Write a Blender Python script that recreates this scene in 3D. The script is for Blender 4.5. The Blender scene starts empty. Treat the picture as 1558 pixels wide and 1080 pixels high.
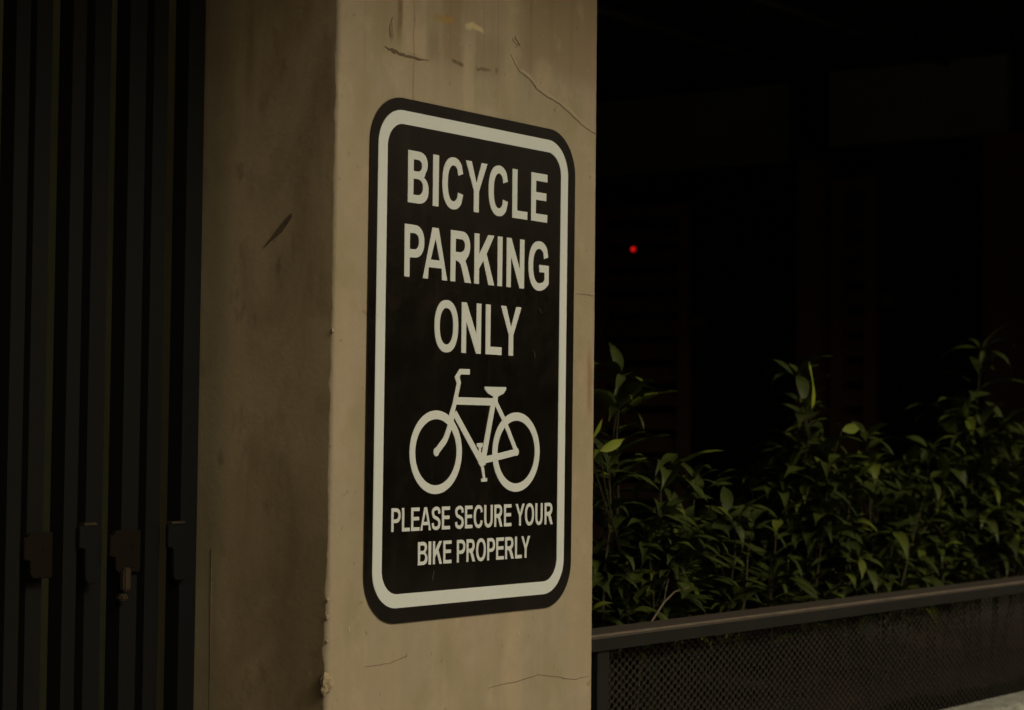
import bpy, bmesh, math, random
from mathutils import Vector, Matrix, noise

# ------------------------------------------------------------------ scene, camera, light
SC = bpy.context.scene
COL = SC.collection
random.seed(11)

cam_d = bpy.data.cameras.new("camera")
cam_d.lens, cam_d.sensor_width = 73.257, 36.0
cam_d.clip_start, cam_d.clip_end = 0.05, 2000.0
cam = bpy.data.objects.new("camera", cam_d)
COL.objects.link(cam)
_yaw, _pit, _rol = 0.639958, 0.035733, 0.012414
_f = Vector((math.cos(_yaw)*math.cos(_pit), math.sin(_yaw)*math.cos(_pit), math.sin(_pit)))
_r0 = Vector((math.sin(_yaw), -math.cos(_yaw), 0)); _u0 = _r0.cross(_f)
_r = math.cos(_rol)*_r0 + math.sin(_rol)*_u0
_u = -math.sin(_rol)*_r0 + math.cos(_rol)*_u0
M3 = Matrix((_r, _u, -_f)).transposed()
cam.matrix_world = Matrix.Translation((-1.97396, -1.52318, 1.59974)) @ M3.to_4x4()
cam_d.dof.use_dof = True
cam_d.dof.focus_distance = 2.48
cam_d.dof.aperture_fstop = 8.5
SC.camera = cam

SUN_EL, SUN_AZ = math.radians(36), math.radians(188)       # azimuth clockwise from +Y: in front of the facade, a little to the left
world = bpy.data.worlds.new("World"); SC.world = world
world.use_nodes = True
wn = world.node_tree.nodes; wl = world.node_tree.links
sky = wn.new("ShaderNodeTexSky"); sky.sky_type = 'NISHITA'; sky.sun_disc = False
sky.sun_elevation = SUN_EL; sky.sun_rotation = SUN_AZ
sky.air_density = 1.0; sky.dust_density = 8.0; sky.ozone_density = 0.3
bg = wn["Background"]; bg.inputs[1].default_value = 0.055
tint = wn.new("ShaderNodeMix"); tint.data_type = 'RGBA'; tint.blend_type = 'MULTIPLY'
tint.inputs[0].default_value = 1.0
tint.inputs[7].default_value = (1.0, 0.965, 0.80, 1)          # the warm murk of a hazy late day
wl.new(sky.outputs[0], tint.inputs[6]); wl.new(tint.outputs[2], bg.inputs[0])
sun_d = bpy.data.lights.new("sun", 'SUN'); sun_d.energy = 0.9; sun_d.angle = math.radians(14)
sun_d.color = (1.0, 0.93, 0.80)
sun = bpy.data.objects.new("sun", sun_d); COL.objects.link(sun)
sd = Vector((math.sin(SUN_AZ)*math.cos(SUN_EL), math.cos(SUN_AZ)*math.cos(SUN_EL), math.sin(SUN_EL)))
sun.rotation_euler = sd.to_track_quat('Z', 'Y').to_euler(); sun.location = (0, 0, 30)

SC.view_settings.view_transform = 'Standard'; SC.view_settings.look = 'None'
SC.view_settings.gamma = 1.0; SC.view_settings.exposure = -0.08
SC.render.engine = 'CYCLES'; SC.cycles.use_denoising = True; SC.cycles.max_bounces = 6

# ------------------------------------------------------------------ helpers
def link(name, bm, mat, parent=None, smooth=False):
    me = bpy.data.meshes.new(name); bm.to_mesh(me); bm.free()
    for m in (mat if isinstance(mat, (list, tuple)) else [mat]): me.materials.append(m)
    if smooth: me.polygons.foreach_set('use_smooth', [True]*len(me.polygons))
    o = bpy.data.objects.new(name, me); COL.objects.link(o)
    if parent: o.parent = parent
    return o
def tag(o, label, cat, group=None):
    o['label'] = label; o['category'] = cat
    if group: o['group'] = group
    return o
def thing(name, label, cat, loc=(0, 0, 0), group=None):
    o = bpy.data.objects.new(name, None); COL.objects.link(o); o.location = loc
    o.empty_display_size = 0.1
    return tag(o, label, cat, group)
def under(o, parent):                                       # parts are modelled in world metres
    o.parent = parent; o.matrix_parent_inverse = Matrix.Translation(-parent.location); return o
def part(name, bm, mat, parent, smooth=False, root=None):
    o = link(name, bm, mat, None, smooth)
    o.parent = parent
    if parent is not None and root is None:                   # a sub-part's parent already sits at the world origin
        o.matrix_parent_inverse = Matrix.Translation(-parent.location)
    return o
def box(bm, x0, x1, y0, y1, z0, z1, mi=0):
    v = [bm.verts.new((x, y, z)) for x in (x0, x1) for y in (y0, y1) for z in (z0, z1)]
    for q in ((0,1,3,2),(4,6,7,5),(0,4,5,1),(2,3,7,6),(0,2,6,4),(1,5,7,3)):
        f = bm.faces.new([v[i] for i in q]); f.material_index = mi
    return v
def bevel_all(bm, w, seg=2):
    bmesh.ops.bevel(bm, geom=list(bm.edges), offset=w, segments=seg, affect='EDGES', clamp_overlap=True)
def poly(bm, pts, y, d):                                    # polygon in the facade plane (x,z), front at y, thickness d
    a = [bm.verts.new((x, y, z)) for x, z in pts]; b = [bm.verts.new((x, y+d, z)) for x, z in pts]
    n = len(pts)
    bm.faces.new(a); bm.faces.new(b[::-1])
    for i in range(n): bm.faces.new((a[i], b[i], b[(i+1) % n], a[(i+1) % n]))
def tube(bm, pts, rad, n=6):
    rings = []
    for i, p in enumerate(pts):
        p = Vector(p)
        t = (Vector(pts[min(i+1, len(pts)-1)]) - Vector(pts[max(i-1, 0)])).normalized()
        s = t.cross(Vector((0.31, 0.17, 0.9)) if abs(t.z) < .9 else Vector((1, .2, 0))).normalized(); w = t.cross(s)
        r = rad[i] if isinstance(rad, (list, tuple)) else rad
        rings.append([bm.verts.new(p + r*(math.cos(6.2832*k/n)*s + math.sin(6.2832*k/n)*w)) for k in range(n)])
    for a, b in zip(rings, rings[1:]):
        for k in range(n): bm.faces.new((a[k], a[(k+1) % n], b[(k+1) % n], b[k]))
    bm.faces.new(rings[0][::-1]); bm.faces.new(rings[-1])

class Mat:
    def __init__(s, name):
        s.m = bpy.data.materials.new(name); s.m.use_nodes = True
        s.n = s.m.node_tree.nodes; s.l = s.m.node_tree.links; s.b = s.n["Principled BSDF"]
        s.co = s.n.new("ShaderNodeTexCoord")
    def vec(s, scale=(1, 1, 1), loc=(0, 0, 0)):
        g = s.n.new("ShaderNodeNewGeometry")
        m = s.n.new("ShaderNodeMapping"); m.inputs['Scale'].default_value = scale; m.inputs['Location'].default_value = loc
        s.l.new(s.co.outputs['Object'], m.inputs['Vector']); s.n.remove(g); return m.outputs[0]
    def noise(s, sc, det=4, rough=.55, stretch=(1, 1, 1), loc=(0, 0, 0), dist=0.0):
        t = s.n.new("ShaderNodeTexNoise"); t.inputs['Scale'].default_value = sc; t.inputs['Detail'].default_value = det
        t.inputs['Roughness'].default_value = rough; t.inputs['Distortion'].default_value = dist
        s.l.new(s.vec(stretch, loc), t.inputs['Vector']); return t.outputs['Fac']
    def ramp(s, fac, stops):
        r = s.n.new("ShaderNodeValToRGB"); e = r.color_ramp.elements
        while len(e) < len(stops): e.new(0.5)
        for i, (p, c) in enumerate(stops):
            e[i].position = p; e[i].color = (c if isinstance(c, tuple) else (c, c, c)) + (1,) if not (isinstance(c, tuple) and len(c) == 4) else c
        s.l.new(fac, r.inputs[0]); return r.outputs[0]
    def mix(s, fac, a, b, mode='MIX'):
        m = s.n.new("ShaderNodeMix"); m.data_type = 'RGBA'; m.blend_type = mode
        for v, i in ((fac, 0), (a, 6), (b, 7)):
            if hasattr(v, 'is_linked'): s.l.new(v, m.inputs[i])
            elif i == 0: m.inputs[0].default_value = v
            else: m.inputs[i].default_value = tuple(v) + (1,)
        return m.outputs[2]
    def math(s, op, a, b=0.0):
        m = s.n.new("ShaderNodeMath"); m.operation = op
        for v, i in ((a, 0), (b, 1)):
            if hasattr(v, 'is_linked'): s.l.new(v, m.inputs[i])
            else: m.inputs[i].default_value = v
        return m.outputs[0]
    def axis(s, k):
        x = s.n.new("ShaderNodeSeparateXYZ"); s.l.new(s.co.outputs['Object'], x.inputs[0]); return x.outputs[k]
    def mrange(s, v, a, b, c=0.0, d=1.0):
        m = s.n.new("ShaderNodeMapRange"); m.interpolation_type = 'SMOOTHSTEP'
        s.l.new(v, m.inputs[0])
        for i, q in enumerate((a, b, c, d)): m.inputs[i+1].default_value = q
        return m.outputs[0]
    def color(s, c):
        if hasattr(c, 'is_linked'): s.l.new(c, s.b.inputs['Base Color'])
        else: s.b.inputs['Base Color'].default_value = tuple(c) + (1,)
        return s
    def rough(s, r):
        if hasattr(r, 'is_linked'): s.l.new(r, s.b.inputs['Roughness'])
        else: s.b.inputs['Roughness'].default_value = r
        return s
    def metal(s, v): s.b.inputs['Metallic'].default_value = v; return s
    def spec(s, v): s.b.inputs['Specular IOR Level'].default_value = v; return s
    def bump(s, h, strength=.3, dist=.002):
        b = s.n.new("ShaderNodeBump"); b.inputs['Strength'].default_value = strength; b.inputs['Distance'].default_value = dist
        s.l.new(h, b.inputs['Height'])
        s.l.new(b.outputs[0], s.b.inputs['Normal']); return s

def simple(name, c1, c2, sc=8, rough=.8, bump=.25, bd=.002, bsc=60, spec=.3, stretch=(1, 1, 1)):
    m = Mat(name)
    n = m.noise(sc, 5, .6, stretch)
    m.color(m.mix(m.ramp(n, [(.32, 0.0), (.68, 1.0)]), c1, c2)).rough(rough).spec(spec)
    if bump: m.bump(m.noise(bsc, 4, .6), bump, bd)
    return m.m

# ------------------------------------------------------------------ materials
def plaster_front():
    m = Mat("beige_plaster")
    c = m.mix(m.ramp(m.noise(3.2, 4, .55, (1.6, 1.6, .8)), [(.38, 0.0), (.62, 1.0)]), (.310, .277, .186), (.358, .290, .207))
    c = m.mix(m.ramp(m.noise(5, 5, .6, (1.5, 1.5, .5), (3, 1, 7)), [(.45, 0.0), (.72, .55)]), c, (.305, .268, .160))
    # long rain streaks
    st = m.ramp(m.noise(1.0, 3, .5, (38, 1, .55), (2, 0, 1.3)), [(.46, 0.0), (.60, .75)])
    c = m.mix(m.math('MULTIPLY', st, .32), c, (.40, .335, .222))
    st2 = m.ramp(m.noise(1.0, 4, .6, (60, 1, 1.1), (9, 0, 4)), [(.54, 0.0), (.66, 1.0)])
    top = m.mrange(m.axis(2), 1.95, 2.09)
    c = m.mix(m.math('MULTIPLY', m.math('MULTIPLY', st2, top), .42), c, (.16, .11, .055))
    # broad darker patches towards the top of the column
    so = m.ramp(m.noise(7, 5, .65, (1.3, 1, .7), (5, 2, 3)), [(.45, 0.0), (.70, 1.0)])
    c = m.mix(m.math('MULTIPLY', m.math('MULTIPLY', so, top), .5), c, (.20, .15, .085))
    # marks with a shape of their own near the top: washed bands, drips, a grey scrape
    X, Z = m.axis(0), m.axis(2); wob = m.math('MULTIPLY', m.math('SUBTRACT', m.noise(25, 3, .6), .5), .012)
    Xw = m.math('ADD', X, wob); Zw = m.math('ADD', Z, m.math('MULTIPLY', wob, 1.6))
    def band(x0, x1, z0, z1, sx, sz):
        a = m.math('MULTIPLY', m.mrange(Xw, x0-sx, x0+sx), m.mrange(Xw, x1-sx, x1+sx, 1.0, 0.0))
        return m.math('MULTIPLY', a, m.math('MULTIPLY', m.mrange(Zw, z0-sz, z0+sz), m.mrange(Zw, z1-sz, z1+sz, 1.0, 0.0)))
    for (x0, x1, z0, z1, sx, sz, k, cc) in (
        (-.146, -.102, 2.030, 2.3, .003, .004, .55, (.425, .345, .235)), (-.156, -.148, 2.045, 2.095, .003, .012, .6, (.15, .095, .045)),
        (-.127, -.124, 1.960, 2.3, .0012, .02, .4, (.20, .14, .08)), (-.098, -.076, 2.030, 2.065, .006, .012, .45, (.20, .165, .10)),
        (-.072, -.036, 2.030, 2.12, .006, .012, .45, (.215, .160, .085)), (-.031, -.010, 1.960, 2.078, .0025, .02, .40, (.43, .35, .24)),
        (-.012, .045, 2.025, 2.072, .010, .012, .38, (.22, .185, .115)), (.085, .30, 2.045, 2.4, .02, .02, .42, (.22, .165, .09)),
        (.055, .075, 2.0, 2.3, .006, .03, .35, (.40, .33, .20)), (.115, .150, 2.028, 2.062, .008, .008, .35, (.42, .35, .22)),
        (-.20, -.165, 2.03, 2.12, .012, .02, .35, (.24, .20, .105)), (.205, .260, 1.30, 1.72, .02, .05, .3, (.34, .285, .17)),
        (-.088, -.053, 2.0765, 2.0860, .004, .0022, .75, (.34, .215, .06)), (-.205, -.172, 2.0860, 2.0940, .005, .003, .7, (.33, .21, .06)),
        (-.0285, .0065, 2.0775, 2.0845, .003, .0016, .8, (.56, .47, .26)), (-.055, -.032, 2.0310, 2.0355, .004, .002, .7, (.10, .075, .04)),
        (-.006, .020, 2.0322, 2.0352, .005, .0015, .6, (.11, .085, .05)), (.030, .036, 2.0330, 2.0380, .002, .002, .5, (.12, .09, .05)),
        (-.168, -.163, 2.040, 2.060, .002, .006, .6, (.11, .08, .045)),
        (.060, .095, 1.20, 1.38, .012, .03, .35, (.43, .36, .23)), (.235, .245, 1.62, 1.70, .003, .02, .5, (.23, .13, .08))):
        c = m.mix(m.math('MULTIPLY', band(x0, x1, z0, z1, sx, sz), min(.9, k*1.35)), c, cc)
    c = m.mix(m.ramp(m.noise(45, 7, .7, (1, 1, .7), (6, 6, 6)), [(.30, .0), (.70, .20)]), c, (.22, .165, .095))
    c = m.mix(m.ramp(m.noise(13, 5, .6, (1, 1, .8), (1, 8, 6)), [(.50, 0.0), (.66, .6)]), c, (.262, .230, .130))
    c = m.mix(m.ramp(m.noise(22, 6, .65, (1, 1, .8), (3, 5, 1)), [(.56, 0.0), (.70, .5)]), c, (.42, .345, .235))
    pit = m.ramp(m.noise(75, 3, .5, (1, 1, 1), (2, 7, 5)), [(.66, 0.0), (.71, .5)])
    c = m.mix(pit, c, (.17, .125, .07))
    # specks
    sp = m.ramp(m.noise(170, 2, .5), [(.70, 0.0), (.76, 1.0)])
    c = m.mix(m.math('MULTIPLY', sp, .25), c, (.19, .14, .085))
    sp = m.ramp(m.noise(120, 2, .5, (1, 1, 1), (4, 4, 4)), [(.71, 0.0), (.78, 1.0)])
    c = m.mix(m.math('MULTIPLY', sp, .22), c, (.55, .47, .34))
    m.color(c).rough(.86).spec(.25)
    h = m.math('ADD', m.math('MULTIPLY', m.noise(16, 4, .5), 1.0), m.math('MULTIPLY', m.noise(190, 3, .6), .16))
    m.bump(h, .35, .006)
    return m.m
def plaster_side():
    m = Mat("grimy_plaster")
    c = m.mix(m.ramp(m.noise(6, 5, .6, (1, 1, .6)), [(.34, 0.0), (.66, 1.0)]), (.348, .272, .158), (.437, .350, .214))
    c = m.mix(m.ramp(m.noise(9, 6, .65, (1, 1, .55), (8, 3, 2), .6), [(.46, 0.0), (.64, .55)]), c, (.20, .135, .072))
    c = m.mix(m.math('MULTIPLY', m.ramp(m.noise(28, 4, .6, (1, 1, .5), (1, 6, 2)), [(.60, 0.0), (.72, 1.0)]), .55), c, (.15, .108, .058))
    bl = m.math('MULTIPLY', m.mrange(m.math('ADD', m.axis(2), m.math('MULTIPLY', m.noise(6, 4, .6, (1, 1, 1), (7, 7, 7)), .5)), 1.88, 1.62), m.mrange(m.math('ADD', m.axis(1), m.math('MULTIPLY', m.noise(9, 4, .6, (1, 1, .6), (2, 9, 7)), .08)), .15, .08))
    c = m.mix(m.math('MULTIPLY', bl, .62), c, (.185, .135, .068))   # larger dark zone low on the outer half
    gr = m.mrange(m.axis(1), .145, .192)                      # darker olive band towards the gate
    c = m.mix(m.math('MULTIPLY', gr, .58), c, (.165, .148, .088))
    sp = m.ramp(m.noise(130, 2, .5), [(.72, 0.0), (.78, 1.0)])
    c = m.mix(m.math('MULTIPLY', sp, .3), c, (.4, .33, .22))
    m.color(c).rough(.9).spec(.2)
    h = m.math('ADD', m.noise(14, 4, .5), m.math('MULTIPLY', m.noise(160, 3, .6), .2))
    m.bump(h, .22, .005)
    return m.m
M = {}
M['front'] = plaster_front(); M['side'] = plaster_side()
M['crack'] = simple("crack_dirt", (.10, .074, .043), (.155, .115, .066), 60, .95, 0)
M['lip'] = simple("peeled_plaster", (.345, .290, .180), (.385, .310, .198), 40, .85, .3, .001, 200)
M['ochre'] = simple("ochre_paint", (.36, .22, .06), (.29, .185, .07), 90, .7, .3, .001, 200)
M['cream'] = simple("cream_paint", (.56, .46, .24), (.44, .35, .19), 90, .7, .3, .001, 200)
M['chip'] = simple("broken_plaster", (.385, .315, .20), (.32, .255, .155), 60, .9, .5, .002, 150)

def sign_black():
    m = Mat("black_sign_enamel")
    c = m.mix(m.ramp(m.noise(9, 5, .6), [(.4, 0.0), (.7, 1.0)]), (.0056, .0048, .0037), (.0092, .0074, .0055))
    sp = m.ramp(m.noise(140, 3, .6, (1, 1, .6)), [(.66, 0.0), (.74, 1.0)])
    c = m.mix(m.math('MULTIPLY', sp, .25), c, (.035, .029, .021))
    dr = m.ramp(m.noise(1.0, 4, .6, (55, 1, 3.0), (1, 0, 2)), [(.54, 0.0), (.72, .35)])
    c = m.mix(dr, c, (.024, .019, .0135))
    du = m.ramp(m.noise(14, 6, .7, (1, 1, 1), (7, 3, 9)), [(.55, 0.0), (.75, .4)])
    c = m.mix(du, c, (.034, .025, .017))  # drips and dust, lightened to put an uneven sheen into the colour
    du = m.math('MULTIPLY', m.mrange(m.axis(2), 1.475, 1.385), m.ramp(m.noise(18, 5, .65, (1, 1, .5), (2, 2, 8)), [(.25, .25), (.75, .9)]))
    c = m.mix(m.math('MULTIPLY', du, .7), c, (.024, .021, .0175))
    m.color(c).rough(m.ramp(m.noise(26, 5, .65), [(.35, .085), (.70, .24)])).spec(.5)
    m.b.inputs['Specular Tint'].default_value = (1.0, .80, .58, 1)    # brownish reflection put into the gloss colour
    h = m.math('ADD', m.math('MULTIPLY', m.noise(9, 3, .5), .8), m.math('MULTIPLY', m.noise(85, 5, .7), .10))
    m.bump(h, .20, .004)
    return m.m
def sign_white():
    m = Mat("off_white_sign_paint")
    c = m.mix(m.ramp(m.noise(7, 4, .6), [(.35, 0.0), (.65, 1.0)]), (.595, .650, .600), (.645, .680, .650))
    c = m.mix(m.math('MULTIPLY', m.ramp(m.noise(110, 3, .6), [(.62, 0.0), (.75, 1.0)]), .3), c, (.50, .49, .37))
    m.color(c).rough(.5).spec(.35)
    m.bump(m.noise(150, 4, .6), .12, .001)
    return m.m
M['black'] = sign_black(); M['white'] = sign_white()

def gate_paint():
    m = Mat("dark_gate_paint")
    c = m.mix(m.ramp(m.noise(6, 4, .6, (1, 1, .25)), [(.35, 0.0), (.7, 1.0)]), (.0046, .0056, .0052), (.0064, .0070, .0060))
    ru = m.ramp(m.noise(24, 5, .65, (1, 1, .3), (2, 2, 2)), [(.60, 0.0), (.72, 1.0)])
    c = m.mix(m.math('MULTIPLY', ru, .5), c, (.013, .0068, .0038))
    m.color(c).rough(.75).spec(.11); m.bump(m.noise(120, 4, .6), .2, .001)
    return m.m
M['gate'] = gate_paint()
M['gate_rust'] = simple("rusty_gate_steel", (.0052, .0040, .0023), (.0090, .0052, .0024), 40, .8, .4, .001, 160, .1)
M['brass'] = simple("pale_brassy_metal", (.036, .027, .013), (.022, .016, .008), 60, .45, .2, .001, 150, .5)
M['rail'] = simple("lit_rail_top", (.048, .041, .032), (.066, .053, .040), 14, .6, .35, .001, 140, .4, (.3, 1, 1))  # light from above put into the colour: top paler than the front face
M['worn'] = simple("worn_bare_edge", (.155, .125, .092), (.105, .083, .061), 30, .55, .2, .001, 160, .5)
M['mesh'] = simple("expanded_mesh_steel", (.019, .0178, .0142), (.030, .0225, .0160), 9, .65, .2, .001, 150, .25)
M['post'] = simple("grey_post_and_shaded_face", (.0085, .0082, .0068), (.013, .0115, .009), 14, .65, .3, .001, 140, .25)  # posts, and the rail's front face with its shade in the colour
def ledge_mat():
    m = Mat("grey_concrete_coping")
    c = m.mix(m.ramp(m.noise(30, 6, .7), [(.35, 0.0), (.65, 1.0)]), (.22, .23, .195), (.37, .375, .325))
    c = m.mix(m.ramp(m.noise(70, 5, .7, (1, 1, 1), (3, 3, 3)), [(.56, 0.0), (.66, .8)]), c, (.075, .07, .05))
    m.color(c).rough(.9).spec(.2); m.bump(m.noise(90, 5, .7), .5, .004)
    return m.m
M['ledge'] = ledge_mat()
M['wallbase'] = simple("dark_planter_wall_render", (.075, .055, .042), (.10, .075, .055), 8, .9, .4, .003, 60)
M['soil'] = simple("dark_soil", (.022, .015, .009), (.04, .028, .016), 20, .95, .8, .01, 60)
M['stem'] = simple("green_brown_stem", (.035, .036, .014), (.045, .036, .018), 40, .75, .2, .001, 150)
M['twig'] = simple("dry_pale_twig", (.10, .082, .055), (.15, .122, .082), 60, .8, .3, .001, 200)
def leaf_mat():
    m = Mat("leaf_green")
    a = m.n.new("ShaderNodeAttribute"); a.attribute_name = "tint"
    c = m.mix(m.ramp(m.noise(40, 3, .6), [(.35, 0.0), (.65, 1.0)]), (.0185, .0275, .0072), (.028, .039, .0095))
    c = m.mix(a.outputs['Fac'], c, (.165, .205, .022))
    m.color(c).rough(.5).spec(.15)
    m.b.inputs['Transmission Weight'].default_value = 0.0
    m.bump(m.noise(90, 3, .5), .25, .002)
    return m.m
M['leaf'] = leaf_mat()
M['dark_wall'] = simple("dark_porch_plaster", (.25, .255, .145), (.38, .375, .21), 3, .9, .2, .003, 50)
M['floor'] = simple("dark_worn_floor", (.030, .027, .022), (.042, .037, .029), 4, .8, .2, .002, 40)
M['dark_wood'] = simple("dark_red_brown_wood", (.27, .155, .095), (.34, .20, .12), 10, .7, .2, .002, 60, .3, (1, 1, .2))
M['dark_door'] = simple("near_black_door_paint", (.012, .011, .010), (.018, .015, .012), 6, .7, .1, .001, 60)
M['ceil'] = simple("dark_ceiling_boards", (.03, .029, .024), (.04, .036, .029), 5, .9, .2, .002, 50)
M['pipe'] = simple("ceiling_conduit_paint", (.2, .19, .15), (.22, .2, .16), 9, .7, 0)
M['knob'] = simple("grey_metal_knob", (.26, .25, .22), (.2, .19, .17), 30, .5, 0)
M['upper'] = simple("upper_storey_render", (.30, .235, .15), (.36, .28, .185), 3, .9, .3, .004, 40)
M['paving'] = simple("grey_pavement", (.17, .16, .14), (.22, .20, .17), 6, .9, .4, .004, 60)
M['asphalt'] = simple("asphalt", (.045, .045, .044), (.062, .060, .057), 10, .95, .6, .005, 150)
M['earth'] = simple("bare_ground", (.13, .11, .08), (.17, .15, .10), .6, .95, .4, .01, 8)
M['opp'] = simple("brown_render", (.30, .20, .11), (.36, .25, .145), 1.5, .9, .2, .004, 20)
M['opp_dark'] = simple("shaded_shopfront_steel", (.020, .020, .018), (.035, .032, .027), 3, .7, .1, .002, 30)
M['opp_glass'] = simple("dusty_window_glass", (.03, .032, .03), (.045, .045, .04), 3, .25, 0, spec=.5)
def led_mat():
    m = Mat("red_indicator_light")
    m.color((.25, .0, .0))
    m.b.inputs['Emission Color'].default_value = (1.0, .012, .012, 1); m.b.inputs['Emission Strength'].default_value = .75
    return m.m
M['led'] = led_mat()

# ------------------------------------------------------------------ ground and street
def sheet(name, mat, x0, x1, y0, y1, z):
    bm = bmesh.new(); bm.faces.new([bm.verts.new(p) for p in ((x0,y0,z),(x1,y0,z),(x1,y1,z),(x0,y1,z))])
    o = link(name, bm, mat); o['kind'] = 'structure'; return o
sheet("ground", M['earth'], -600, 600, -600, 600, -.15)
bm = bmesh.new(); box(bm, -40, 60, -3.2, 0.0, -.14, 0.0)
o = link("pavement", bm, M['paving']); o['kind'] = 'structure'
sheet("road", M['asphalt'], -40, 60, -11.0, -3.25, -.13)
bm = bmesh.new(); box(bm, -40, 60, -14, -11.05, -.14, 0.0)
o = link("far_pavement", bm, M['paving']); o['kind'] = 'structure'

# ------------------------------------------------------------------ the porch building behind the pillar
bld = thing("porch_building", "dark open porch of a building behind the planter, with a louvred end wall", "building", (2.2, 3.4, 0))
EX = 4.60                                                     # the end wall's face
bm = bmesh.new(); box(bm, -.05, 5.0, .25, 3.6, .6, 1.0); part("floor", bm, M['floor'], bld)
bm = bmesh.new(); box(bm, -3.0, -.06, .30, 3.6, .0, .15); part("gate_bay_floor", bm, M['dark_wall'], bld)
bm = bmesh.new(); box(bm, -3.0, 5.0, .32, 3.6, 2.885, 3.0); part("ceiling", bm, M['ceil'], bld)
bm = bmesh.new(); box(bm, -3.0, 5.0, 3.61, 3.8, .0, 3.0); part("back_wall", bm, M['dark_wall'], bld)
bm = bmesh.new(); box(bm, -.12, -.055, .36, 3.6, .16, 2.88); part("partition_wall", bm, M['dark_wall'], bld)
bm = bmesh.new(); box(bm, 3.25, 5.0, .02, .24, .0, 2.595); part("facade_wall", bm, M['upper'], bld)
bm = bmesh.new(); box(bm, -3.0, 5.0, .015, .315, 2.60, 6.5); part("upper_wall", bm, M['upper'], bld)
bm = bmesh.new(); box(bm, -3.0, -2.55, .0, .35, .0, 2.595); part("corner_pier", bm, M['upper'], bld)
bm = bmesh.new(); box(bm, -3.0, 5.2, -.66, .01, 2.57, 2.70); bevel_all(bm, .008); part("unseen_canopy_slab", bm, M['upper'], bld)  # unseen overhang; reach and height set to dim the pillar top
# end wall, seen face on across the porch
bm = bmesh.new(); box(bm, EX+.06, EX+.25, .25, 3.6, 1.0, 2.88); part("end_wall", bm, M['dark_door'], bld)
bm = bmesh.new(); box(bm, EX, EX+.055, 2.16, 3.3, 2.575, 2.86); part("lintel_panel", bm, M['dark_wall'], bld)
bm = bmesh.new(); box(bm, EX-.02, EX+.035, 1.30, 1.97, 2.615, 2.88); part("lintel_panel", bm, M['dark_wall'], bld)
bm = bmesh.new(); box(bm, EX-.05, EX+.055, 1.985, 2.085, 1.0, 2.57); bevel_all(bm, .006); part("column", bm, M['dark_wood'], bld)
bm = bmesh.new(); box(bm, EX-.05, EX+.055, 1.16, 1.375, 1.0, 2.61); bevel_all(bm, .006); part("column", bm, M['dark_wood'], bld)
def shutter(y0, y1, z0, z1):
    bm = bmesh.new(); fr = .045
    box(bm, EX-.01, EX+.04, y0, y0+fr, z0, z1); box(bm, EX-.01, EX+.04, y1-fr, y1, z0, z1)
    box(bm, EX-.008, EX+.038, y0+fr, y1-fr, z1-fr, z1); box(bm, EX-.008, EX+.038, y0+fr, y1-fr, z0, z0+fr)
    s = part("shutter", bm, M['dark_wood'], bld)
    bm = bmesh.new(); z = z0+fr+.02
    while z < z1-fr-.05:
        v = [bm.verts.new(p) for p in ((EX-.006, y0+fr, z), (EX-.006, y1-fr, z), (EX+.030, y1-fr, z+.055), (EX+.030, y0+fr, z+.055),
                                       (EX+.002, y0+fr, z-.008), (EX+.002, y1-fr, z-.008), (EX+.036, y1-fr, z+.047), (EX+.036, y0+fr, z+.047))]
        for q in ((0,1,2,3),(7,6,5,4),(0,4,5,1),(3,2,6,7),(0,3,7,4),(1,5,6,2)): bm.faces.new([v[i] for i in q])
        z += .088
    part("louvre_slats", bm, M['dark_wood'], s, root=bld)
    return s
shutter(2.555, 2.985, 1.02, 2.45)
shutter(1.79, 1.965, 1.02, 2.50)
def door(y0, y1, z1, ky, kz):
    bm = bmesh.new(); box(bm, EX+.012, EX+.052, y0, y1, 1.005, z1)
    for zz in ((1.12, 1.55), (1.68, z1-.14)):
        box(bm, EX+.004, EX+.0115, y0+.08, y1-.08, zz[0], zz[1])
    d = part("door", bm, M['dark_door'], bld)
    bm = bmesh.new(); bmesh.ops.create_uvsphere(bm, u_segments=14, v_segments=8, radius=.020, matrix=Matrix.Translation((EX-.030, ky, kz)))
    tube(bm, [(EX-.025, ky, kz), (EX+.010, ky, kz)], .010, 10); tube(bm, [(EX+.000, ky, kz), (EX+.011, ky, kz)], .021, 14)
    part("door_handle", bm, M['knob'], d, True, root=bld)
door(2.095, 2.545, 2.565, 2.505, 2.005)
door(1.385, 1.780, 2.605, 1.742, 2.065)
for y in (2.0, 1.52):
    bm = bmesh.new(); tube(bm, [(-.05, y, 2.868), (EX+.05, y, 2.868)], .014, 8); part("ceiling_conduit", bm, M['pipe'], bld, True)

led = thing("indicator_lamp", "tiny glowing red indicator light on the dark louvred shutter", "indicator light", (EX-.012, 2.784, 2.283))
bm = bmesh.new(); box(bm, EX-.030, EX-.0105, 2.766, 2.802, 2.25, 2.30); bevel_all(bm, .004); part("housing", bm, M['dark_door'], led)
bm = bmesh.new(); bmesh.ops.create_uvsphere(bm, u_segments=12, v_segments=8, radius=.0085, matrix=Matrix.Translation((EX-.034, 2.784, 2.283))); part("lens", bm, M['led'], led, True)

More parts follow.
